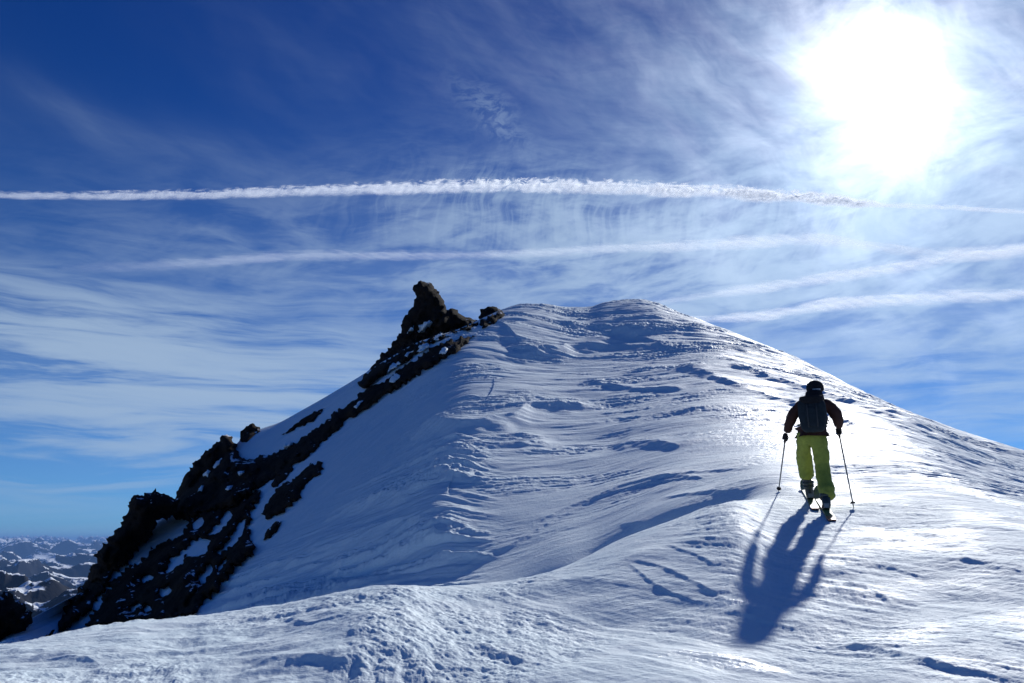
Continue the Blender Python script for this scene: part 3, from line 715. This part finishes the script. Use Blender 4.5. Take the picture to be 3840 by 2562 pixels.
M_metal = simple_mat('grey_pole_alloy', (.16, .17, .18), .35, .1, 30, 0, .5, .6)

# survey of the skier: picture point + range
RF = hit(822, 513, ZF); LF = hit(812, 502, ZF)                 # right and left heel on the snow
rR = RF.xy.length; rL = LF.xy.length
rB = rR + .25                                                   # range of the hips
def b_(u, v, dr=0.0): return at(u, v, rB+dr)
body_root = empty('person', (RF.x, RF.y, RF.z), 'ski tourer in brown jacket and lime trousers climbing the snow slope, seen from behind', 'person')
px = rB/FPX
head = b_(815.2, 390, .12); neck = b_(814.5, 401, .03); chest = b_(813.5, 410, .02); belly = b_(812.3, 423); pelvis = b_(811.8, 435)
shL = b_(801.5, 404.5, .02); shR = b_(826.0, 403.0, .02)
elL = b_(791.0, 418.5, .02); wrL = b_(786.8, 433, .14); haL = b_(785.3, 438.5, .18)
elR = b_(837.6, 417, .02); wrR = b_(839.0, 427.5, .16); haR = b_(838.6, 431.5, .20)
hipL = b_(805.5, 438); hipR = b_(818.0, 438)
knL = b_(804.8, 463, .28); anL = at(809.5, 492, rL+.02); toL = at(810.5, 497, rL+.24)
knR = b_(822.0, 470, .02); anR = at(826.5, 503, rR+.0); toR = at(824.0, 506.5, rR+.26)
fwd = Vector((math.sin(pix(813, 440)[0]), math.cos(pix(813, 440)[0]), 0)); rightv = Vector((fwd.y, -fwd.x, 0))
up = Vector((0, 0, 1))

bv = [(pelvis, .12, .10), (belly, .11, .09), (chest, .15, .11), (neck, .055, .055), (neck.lerp(head, .55), .052, .055), (head, .078, .092), (head+up*.065, .062, .075),
      (shL, .055, .055), (elL, .042, .042), (wrL, .028, .03), (shR, .055, .055), (elR, .042, .042), (wrR, .028, .03),
      (hipL, .085, .085), (knL, .06, .06), (anL, .045, .045), (toL, .035, .03), (hipR, .085, .085), (knR, .06, .06), (anR, .045, .045), (toR, .035, .03)]
be = [(0,1),(1,2),(2,3),(3,4),(4,5),(5,6),(2,7),(7,8),(8,9),(2,10),(10,11),(11,12),(0,13),(13,14),(14,15),(15,16),(0,17),(17,18),(18,19),(19,20)]
body = skin('body', bv, be, M_skin, body_root, 2)
# face turned away from the viewer: nose, ears, brow
bm = bmesh.new()
tube(bm, [head+fwd*.085+up*.015, head+fwd*.105-up*.012, head+fwd*.112-up*.03, head+fwd*.092-up*.038], [.008, .012, .016, .010], 8)
bm_obj('nose', bm, M_skin, body_root)
for s in (-1, 1):
    bm = bmesh.new(); tube(bm, [head+rightv*s*.078+up*.02, head+rightv*s*.088, head+rightv*s*.08-up*.03], [.010, .018, .008], 8, squash=[.6, .6, .6]); bm_obj('ear', bm, M_skin, body_root)
# jacket, one surface
jk = [(pelvis+up*.105, .175, .15), (pelvis+up*.14, .18, .155), (belly+up*.02, .19, .155), (chest, .225, .17), (neck-up*.01, .085, .085), (neck+up*.045, .078, .078),
      (shL, .105, .10), (shL.lerp(elL, .55)-rightv*.012, .085, .085), (elL, .074, .074), (elL.lerp(wrL, .6), .062, .062), (wrL, .052, .052),
      (shR, .105, .10), (shR.lerp(elR, .55)+rightv*.02, .088, .088), (elR, .078, .078), (elR.lerp(wrR, .6), .066, .066), (wrR, .056, .056)]
jacket = skin('jacket', jk, [(0,1),(1,2),(2,3),(3,4),(4,5),(3,6),(6,7),(7,8),(8,9),(9,10),(3,11),(11,12),(12,13),(13,14),(14,15)], M_jacket, body_root, 2, .010, 12, root=1)
# trousers, one surface
tr = [(pelvis+up*.085, .215, .18), (pelvis-up*.02, .215, .17), (hipL-up*.04-rightv*.012, .118, .13), (hipL.lerp(knL, .55)-rightv*.014, .100, .11), (knL, .090, .10), (knL.lerp(anL, .35), .100, .105), (knL.lerp(anL, .56), .098, .10),
      (hipR-up*.04+rightv*.012, .114, .125), (hipR.lerp(knR, .55)+rightv*.016, .098, .11), (knR+rightv*.004, .088, .10), (knR.lerp(anR, .35)+rightv*.012, .094, .10), (knR.lerp(anR, .70)+rightv*.022, .108, .11), (knR.lerp(anR, .90)+rightv*.01, .102, .10)]
trousers = skin('trousers', tr, [(0,1),(1,2),(2,3),(3,4),(4,5),(5,6),(1,7),(7,8),(8,9),(9,10),(10,11),(11,12)], M_pants, body_root, 3, .014, 8, root=1)
# boots
def boot(an, to, kn, cuffed):
    mid = an.lerp(kn, .62 if cuffed else .25)
    o = skin('boot', [(mid, .062, .066), (an.lerp(kn, .12), .058, .062), (an-up*.03, .056, .062), (an.lerp(to, .5)-up*.045, .05, .045), (to-up*.035, .046, .036)],
             [(0,1),(1,2),(2,3),(3,4)], M_boot, body_root, 2)
    bm = bmesh.new()
    for f_, r_b in ((.22, .071), (.34, .074) if cuffed else (.17, .072)):
        c_ = an.lerp(kn, f_); ax = (kn-an).normalized()
        tube(bm, [c_-ax*.016, c_+ax*.016], [r_b, r_b], 16)
    bm_obj('buckle_strap', bm, M_cuff, o).matrix_parent_inverse = Matrix.Identity(4)
    return o
bl = boot(anL, toL, knL, True); br = boot(anR, toR, knR, False)
# knit cap with a pale band, hood collar
cap_t = head+up*.02
bm = bmesh.new()
prof = [(-.035, .104), (-.01, .112), (.03, .110), (.065, .096), (.09, .070), (.105, .038), (.110, .008)]
cax = (up + fwd*-.12).normalized()
tube(bm, [cap_t+cax*h_ for h_, _r in prof], [r_c for _h, r_c in prof], 20)
cap = bm_obj('knit_cap', bm, M_black, body_root)
bm = bmesh.new()
cx = cap_t - cax*.030
for k in range(9):
    a0 = math.pi*(1.40+.30*k/9); a1 = math.pi*(1.40+.30*(k+1)/9)
    def ring(a, h_, rr): return cx + rightv*math.cos(a)*rr + fwd*math.sin(a)*rr + cax*h_
    q = [bm.verts.new(ring(a, h_, rr)) for a, h_, rr in ((a0, -.010, .112), (a1, -.010, .112), (a1, .010, .115), (a0, .010, .115), (a0, -.010, .104), (a1, -.010, .104), (a1, .010, .106), (a0, .010, .106))]
    for f_ in ((0,1,2,3), (7,6,5,4), (0,4,5,1), (3,2,6,7), (0,3,7,4), (1,5,6,2)): bm.faces.new([q[i] for i in f_])
bmesh.ops.remove_doubles(bm, verts=bm.verts, dist=1e-5)
bm_obj('goggle_strap', bm, M_white, body_root)
bm = bmesh.new()
hc = neck + up*.03 - fwd*.03
tube(bm, [hc-up*.06, hc-up*.02, hc+up*.03, hc+up*.085, hc+up*.10], [.12, .138, .128, .112, .09], 18, squash=[.9]*5)
bm_obj('hood', bm, M_black, body_root)
# hands in gloves: palm, four curled fingers of unequal length and a thumb round the grip
def hand(c, wr, axis, side):
    ax = axis.normalized()                                      # grip axis, pointing down the pole
    f_ = (fwd - ax*fwd.dot(ax)).normalized(); r_v = ax.cross(f_).normalized()*side
    palm = c - r_v*.030*1.0
    V = [(wr, .036, .034), (wr.lerp(palm, .5), .036, .034), (palm, .038, .034)]; E = [(0, 1), (1, 2)]
    for k, (off, ln) in enumerate(((-.034, .92), (-.011, 1.0), (.012, .95), (.034, .78))):
        o_ = palm + ax*off
        i = len(V)
        V += [(o_+f_*.028*ln, .0125, .0125), (c+ax*off+f_*.036*ln+r_v*.010, .0115, .0115), (c+ax*off+r_v*.032*ln+f_*.012, .0105, .0105), (c+ax*off+r_v*.022*ln-f_*.016, .009, .009)]
        E += [(2, i), (i, i+1), (i+1, i+2), (i+2, i+3)]
    i = len(V); V += [(palm-ax*.02-f_*.030, .014, .014), (c-ax*.035-f_*.03+r_v*.012, .012, .012), (c-ax*.03-f_*.012+r_v*.034, .010, .010)]
    E += [(2, i), (i, i+1), (i+1, i+2)]
    return skin('glove', V, E, M_glove, body_root, 1)
tipL = hit(778.6, 491, ZF) ; tipR = hit(853.8, 508, ZF)
hand(haL, wrL, tipL-haL, 1); hand(haR, wrR, tipR-haR, -1)

# backpack: padded sack, lid, straps, hanging on the jacket
pk = empty('backpack', tuple(belly - fwd*.2), 'dark blue green touring backpack worn on the brown jacket of the ski tourer', 'backpack')
def sack(bm, c, hw, hh, dp, taper=.85, n=7):
    """rounded padded box with bulging sides"""
    vs = {}
    def S(a, p): return math.copysign(abs(a)**p, a)
    for i in range(13):
        ph = -math.pi/2 + math.pi*i/12
        for j in range(24):
            th = 2*math.pi*j/24
            x_ = S(math.cos(ph), .35)*S(math.cos(th), .45); y_ = S(math.cos(ph), .35)*S(math.sin(th), .6); z_ = S(math.sin(ph), .5)
            w_ = hw*(1 - (1-taper)*max(0, -z_)) ; p = c + rightv*x_*w_ + fwd*y_*dp + up*z_*hh
            p += (p-c).normalized()*mnoise.noise(p*14)*.010
            vs[i, j] = bm.verts.new(p)
    for i in range(12):
        for j in range(24):
            bm.faces.new((vs[i, j], vs[i, (j+1) % 24], vs[i+1, (j+1) % 24], vs[i+1, j]))
    bmesh.ops.remove_doubles(bm, verts=bm.verts, dist=1e-5)
pc = b_(812.6, 418.0) - fwd*.23
bm = bmesh.new(); sack(bm, pc, .172, .215, .095); sackm = bm_obj('sack', bm, M_pack, pk)
bm = bmesh.new(); sack(bm, pc+up*.19-fwd*.005, .145, .06, .10); bm_obj('lid', bm, M_black, pk)
bm = bmesh.new(); sack(bm, pc-fwd*.075-up*.03, .085, .13, .035); bm_obj('front_pocket', bm, M_pack, pk)
for s in (-1, 1):
    bm = bmesh.new()
    q = pc - fwd*.108 + rightv*s*.055
    tube(bm, [q+up*.14, q+up*.05-fwd*.006, q-up*.06-fwd*.006, q-up*.16], [.008]*4, 6); bm_obj('compression_strap', bm, M_strap, pk)
    bm = bmesh.new(); sh = shL if s < 0 else shR
    i_ = chest.lerp(sh, .62)
    tube(bm, [pc+up*.17+rightv*s*.09+fwd*.04, i_+up*.105-fwd*.03, i_+up*.10+fwd*.06, i_+fwd*.175-up*.02, belly+rightv*s*.13+fwd*.13, belly+rightv*s*.17-fwd*.08-up*.03], [.022]*6, 8, squash=[.5]*6)
    bm_obj('shoulder_strap', bm, M_lime, pk)
bm = bmesh.new(); q = pc+rightv*.15-up*.02
tube(bm, [q, q+rightv*.035-up*.05, q+rightv*.05-up*.12, q+rightv*.01-up*.16], [.005]*4, 6); bm_obj('loose_strap', bm, M_strap, pk)

# ski poles
def pole(hnd, tip, label):
    ax = (tip-hnd).normalized(); top = hnd - ax*.07; L_ = (tip-top).length
    root = empty('ski_pole', tuple(tip), label, 'ski pole', 'ski poles held by the tourer')
    bm = bmesh.new(); tube(bm, [top+ax*.05, top+ax*(L_*.5), tip-ax*.05, tip+ax*.015], [.0105, .0095, .008, .003], 10); bm_obj('shaft', bm, M_metal, root)
    bm = bmesh.new(); tube(bm, [top-ax*.01, top+ax*.01, top+ax*.05, top+ax*.13, top+ax*.16], [.014, .021, .016, .018, .012], 12); bm_obj('grip', bm, M_black, root)
    bm = bmesh.new(); k = tip-ax*.07; tube(bm, [k-ax*.012, k-ax*.002, k+ax*.008], [.012, .030, .032], 14); bm_obj('basket', bm, M_black, root)
    bm = bmesh.new(); pts = []
    side = ax.cross(fwd).normalized()
    for j in range(9):
        a = math.pi*j/8; pts.append(top+ax*(.02+.10*(1-math.cos(a))/2) + (side*.6-fwd*.7)*.045*math.sin(a))
    tube(bm, pts, [.006]*9, 6, squash=[.5]*9); bm_obj('wrist_strap', bm, M_black, root)
pole(haL, tipL, 'thin grey ski pole in the left hand, planted at the start of its shadow')
pole(haR, tipR, 'thin grey ski pole in the right hand, slanting outwards to the snow')

# skis
def ski(u0, v0, u1, v1, boot_pt, label, tipped):
    tail = hit(u0, v0, ZF); tip = hit(u1, v1, ZF)
    dv = Vector((tip.x-tail.x, tip.y-tail.y, 0)); 
    dv.normalize(); Lk = 1.72
    # passes under the boot
    c = Vector((boot_pt.x, boot_pt.y, 0)); st = c - dv*.72
    P = [st + dv*(Lk*k/24) for k in range(25)]
    zs = [ground(p.x, p.y, ZF) for p in P]
    A = np.polyfit(np.linspace(0, 1, 25), zs, 1); res = max(z - (A[0]*k/24+A[1]) for k, z in enumerate(zs))
    root = empty('ski', (c.x, c.y, ground(c.x, c.y, ZF)), label, 'ski', 'skis under the tourer')
    sx = Vector((dv.y, -dv.x, 0)); th = .016
    def ring_pts(k):
        f_ = k/24; z = A[0]*f_+A[1]+max(0, res*.5)+.006
        if f_ > .86: z += 2.9*(f_-.86)**1.6
        w_ = .050 - .012*math.sin(math.pi*min(1, max(0, (f_-.02)/.9))) + (.020*f_)
        if f_ > .93: w_ *= max(.18, 1-((f_-.93)/.07)**2*.85)
        if f_ < .03: w_ *= .8
        return P[k], z, w_
    def strip(k0, k1, lo, hi):
        bm = bmesh.new(); prev = None
        for k in range(k0, k1+1):
            p, z, w_ = ring_pts(k)
            q = [bm.verts.new(Vector((p.x, p.y, z)) + sx*s*w_ + up*h_) for s, h_ in ((-1, lo), (1, lo), (1, hi), (-1, hi))]
            if prev:
                for j in range(4): bm.faces.new((prev[j], prev[(j+1) % 4], q[(j+1) % 4], q[j]))
            else: bm.faces.new(q)
            prev = q
        bm.faces.new(prev); return bm
    bm_obj('topsheet', strip(3, 24, .008, .020), M_ski, root, False)
    bm_obj('tail', strip(0, 3, .008, .0205), M_skitail, root, False)
    bm_obj('base', strip(0, 24, -.004, .0078), M_base, root, False)
    zc = A[0]*.42+A[1]+res*.5
    bm = bmesh.new()
    for off, L_, h_ in ((-.16, .05, .06), (.13, .05, .05), (-.02, .16, .015)):
        m_ = Matrix.Translation(Vector((c.x, c.y, zc+.02+h_/2)) + dv*off) @ Matrix.Rotation(math.atan2(-dv.x, dv.y), 4, 'Z') @ Matrix.Diagonal((.062, L_, h_, 1))
        g_ = bmesh.ops.create_cube(bm, size=1.0, matrix=m_)
    bmesh.ops.bevel(bm, geom=bm.edges[:], offset=.004, segments=1, affect='EDGES')
    bm_obj('binding', bm, M_metal, root, False)
ski(815.6, 518, 801, 486, anL.lerp(toL, .5), 'left ski, olive with its broad tip showing beyond the front boot', True)
ski(835.5, 523, 815.5, 489, anR.lerp(toR, .5), 'right ski under the rear boot, its orange tail ending nearest the viewer', True)

# ------------------------------------------------------------------ contrails, nine kilometres up
def contrail_mat(name, lo, hi, dens, fine_, tilt, rag_=2.4):
    m, t, b, out = mat_new(name); t.n.remove(b)
    uv = t.node('ShaderNodeUVMap').outputs[0]; s = t.node('ShaderNodeSeparateXYZ'); t.l.new(uv, s.inputs[0])
    u_, c_ = s.outputs[0], t.m('SUBTRACT', t.m('MULTIPLY', s.outputs[1], 2.0), 1.0)
    us = t.m('ADD', u_, t.m('MULTIPLY', c_, tilt))
    n1 = t.noise(t.vec(t.m('MULTIPLY', us, fine_), t.m('MULTIPLY', c_, 1.6), 0.0), 1.0, 8, .72, 1.2)
    n0 = t.noise(t.vec(t.m('MULTIPLY', u_, .22), t.m('MULTIPLY', c_, .4), 9.0), 1.0, 3, .5)
    n2 = t.noise(t.vec(t.m('MULTIPLY', us, 1.1), t.m('MULTIPLY', c_, .5), 5.0), 1.0, 4, .6)
    body_ = t.m('SUBTRACT', 1.0, t.m('POWER', t.m('ABSOLUTE', c_), 1.6))
    k = t.m('ADD', t.m('ADD', body_, t.m('MULTIPLY', t.m('SUBTRACT', n0, .5), 1.2)), t.m('MULTIPLY', t.m('MULTIPLY', t.m('SUBTRACT', n1, .5), t.ramp(c_, -.6, .8, 1.2, rag_)), 1.0))
    a = t.ramp(k, lo, hi)
    a = t.m('MULTIPLY', t.m('MULTIPLY', a, t.ramp(n2, .3, .65, .55, 1.0)), dens)
    a = t.m('MULTIPLY', a, t.ramp(body_, 0, .25), clamp=True)
    att = t.node('ShaderNodeAttribute', attribute_name='fade'); a = t.m('MULTIPLY', a, att.outputs['Fac'])
    tr_ = t.node('ShaderNodeBsdfTransparent'); tl = t.node('ShaderNodeBsdfTranslucent'); df = t.node('ShaderNodeBsdfDiffuse')
    tl.inputs[0].default_value = (.95, .97, 1, 1); df.inputs[0].default_value = (.95, .97, 1, 1)
    ad = t.node('ShaderNodeMixShader'); ad.inputs[0].default_value = .35; t.l.new(tl.outputs[0], ad.inputs[1]); t.l.new(df.outputs[0], ad.inputs[2])
    mx = t.node('ShaderNodeMixShader'); t.l.new(a, mx.inputs[0]); t.l.new(tr_.outputs[0], mx.inputs[1]); t.l.new(ad.outputs[0], mx.inputs[2])
    t.l.new(mx.outputs[0], out.inputs[0]); return m
def contrail(pts, mat, label):
    """pts: (u, v, half width px, fade)"""
    us = np.array([p[0] for p in pts], float); N_ = 160
    U = np.linspace(us[0], us[-1], N_); V_ = pchip1(us, [p[1] for p in pts], U); Wd = np.interp(U, us, [p[2] for p in pts]); Fd = np.interp(U, us, [p[3] for p in pts])
    V = []; F = []; UVs = []; fade = []; n = 20
    cen = []
    for u, v in zip(U, V_):
        a, e = pix(u, v); dr = Vector((math.sin(a), math.cos(a), e)).normalized(); cen.append(dr*(9000/dr.z))
    for i, p in enumerate(cen):
        t_ = (cen[min(N_-1, i+1)]-cen[max(0, i-1)]).normalized(); look = p.normalized()
        upv = t_.cross(look).normalized()
        if upv.z < 0: upv = -upv
        dep = upv.cross(t_).normalized(); rad = Wd[i]*p.length/FPX
        for j in range(n):
            a = 2*math.pi*j/n
            V.append(p + upv*math.sin(a)*rad + dep*math.cos(a)*rad*.6)
            UVs.append((U[i]/10.0, math.sin(a)*.5+.5)); fade.append(Fd[i])
    for i in range(N_-1):
        for j in range(n): F.append((i*n+j, i*n+(j+1) % n, (i+1)*n+(j+1) % n, (i+1)*n+j))
    org = cen[N_//2]
    o = np_mesh('contrail', np.array([list(v-org) for v in V]), np.array(F), mat); o.location = org
    uvl = o.data.uv_layers.new(name='UVMap'); li = np.zeros(len(o.data.loops), dtype=np.int32); o.data.loops.foreach_get('vertex_index', li)
    uvl.data.foreach_set('uv', np.array(UVs, dtype=np.float32)[li].ravel())
    at_ = o.data.attributes.new('fade', 'FLOAT', 'POINT'); at_.data.foreach_set('value', np.array(fade, dtype=np.float32))
    tag(o, label, 'contrail', 'contrails across the sky')
MC1 = contrail_mat('crisp_vapour', .25, 1.15, .66, 1.0, -.35, 5.0)
MC2 = contrail_mat('old_vapour', .15, 1.35, .34, .3, 2.0)
contrail([(-30,194,4,.38),(60,196,4.8,.42),(180,195,6,.5),(300,191,7,.6),(430,187,8.5,.85),(540,185.5,9.5,1.1),(620,188,9.5,1.15),(720,192,9.5,1.5),(800,198,8.5,1.6),(860,203,6.5,1.5),(890,205,3.5,.5),(960,208,3,.5),(1060,214,3,.6)],
         MC1, 'long bright feathery contrail arching right across the sky, highest of all')
contrail([(60,268,6,.05),(150,266,7,.2),(220,261,7,.4),(320,255,7,.5),(480,255,6,.5),(600,249,7,.65),(720,244,9,1),(810,240,9,1),(870,246,7,.9),(960,254,8,.8),(1060,248,9,.8)],
         MC2, 'faint older contrail through the middle of the sky above the summits')
contrail([(650,318,3,.2),(700,319,5.5,1.2),(760,316,7,1.4),(830,305,9,1.5),(900,299,8.5,1.4),(1060,292,7,1.2)],
         MC2, 'broad soft contrail rising from the right shoulder of the snow dome')
contrail([(640,305,3,.1),(700,296,5.5,.6),(790,284,8,1.0),(880,270,8,1.1),(960,256,8,1.1),(1060,244,8,1.0)],
         MC2, 'soft contrail climbing to the right between the middle and the broad one')

# ------------------------------------------------------------------ the air
m = bpy.data.materials.new('thin_blue_air'); m.use_nodes = True; t = NT(m.node_tree); t.n.clear()
pv = t.node('ShaderNodeVolumePrincipled'); pv.inputs['Color'].default_value = (.25, .50, 1.0, 1); pv.inputs['Density'].default_value = 2.6e-5
pv.inputs['Anisotropy'].default_value = 0.0
out = t.node('ShaderNodeOutputMaterial'); t.l.new(pv.outputs[0], out.inputs['Volume'])
bm = bmesh.new(); bmesh.ops.create_cube(bm, size=1.0, matrix=Matrix.Translation((0, 0, -1100)) @ Matrix.Diagonal((160000, 160000, 3000, 1)))
hz = bm_obj('haze', bm, m, None, False); tag(hz, kind='stuff')
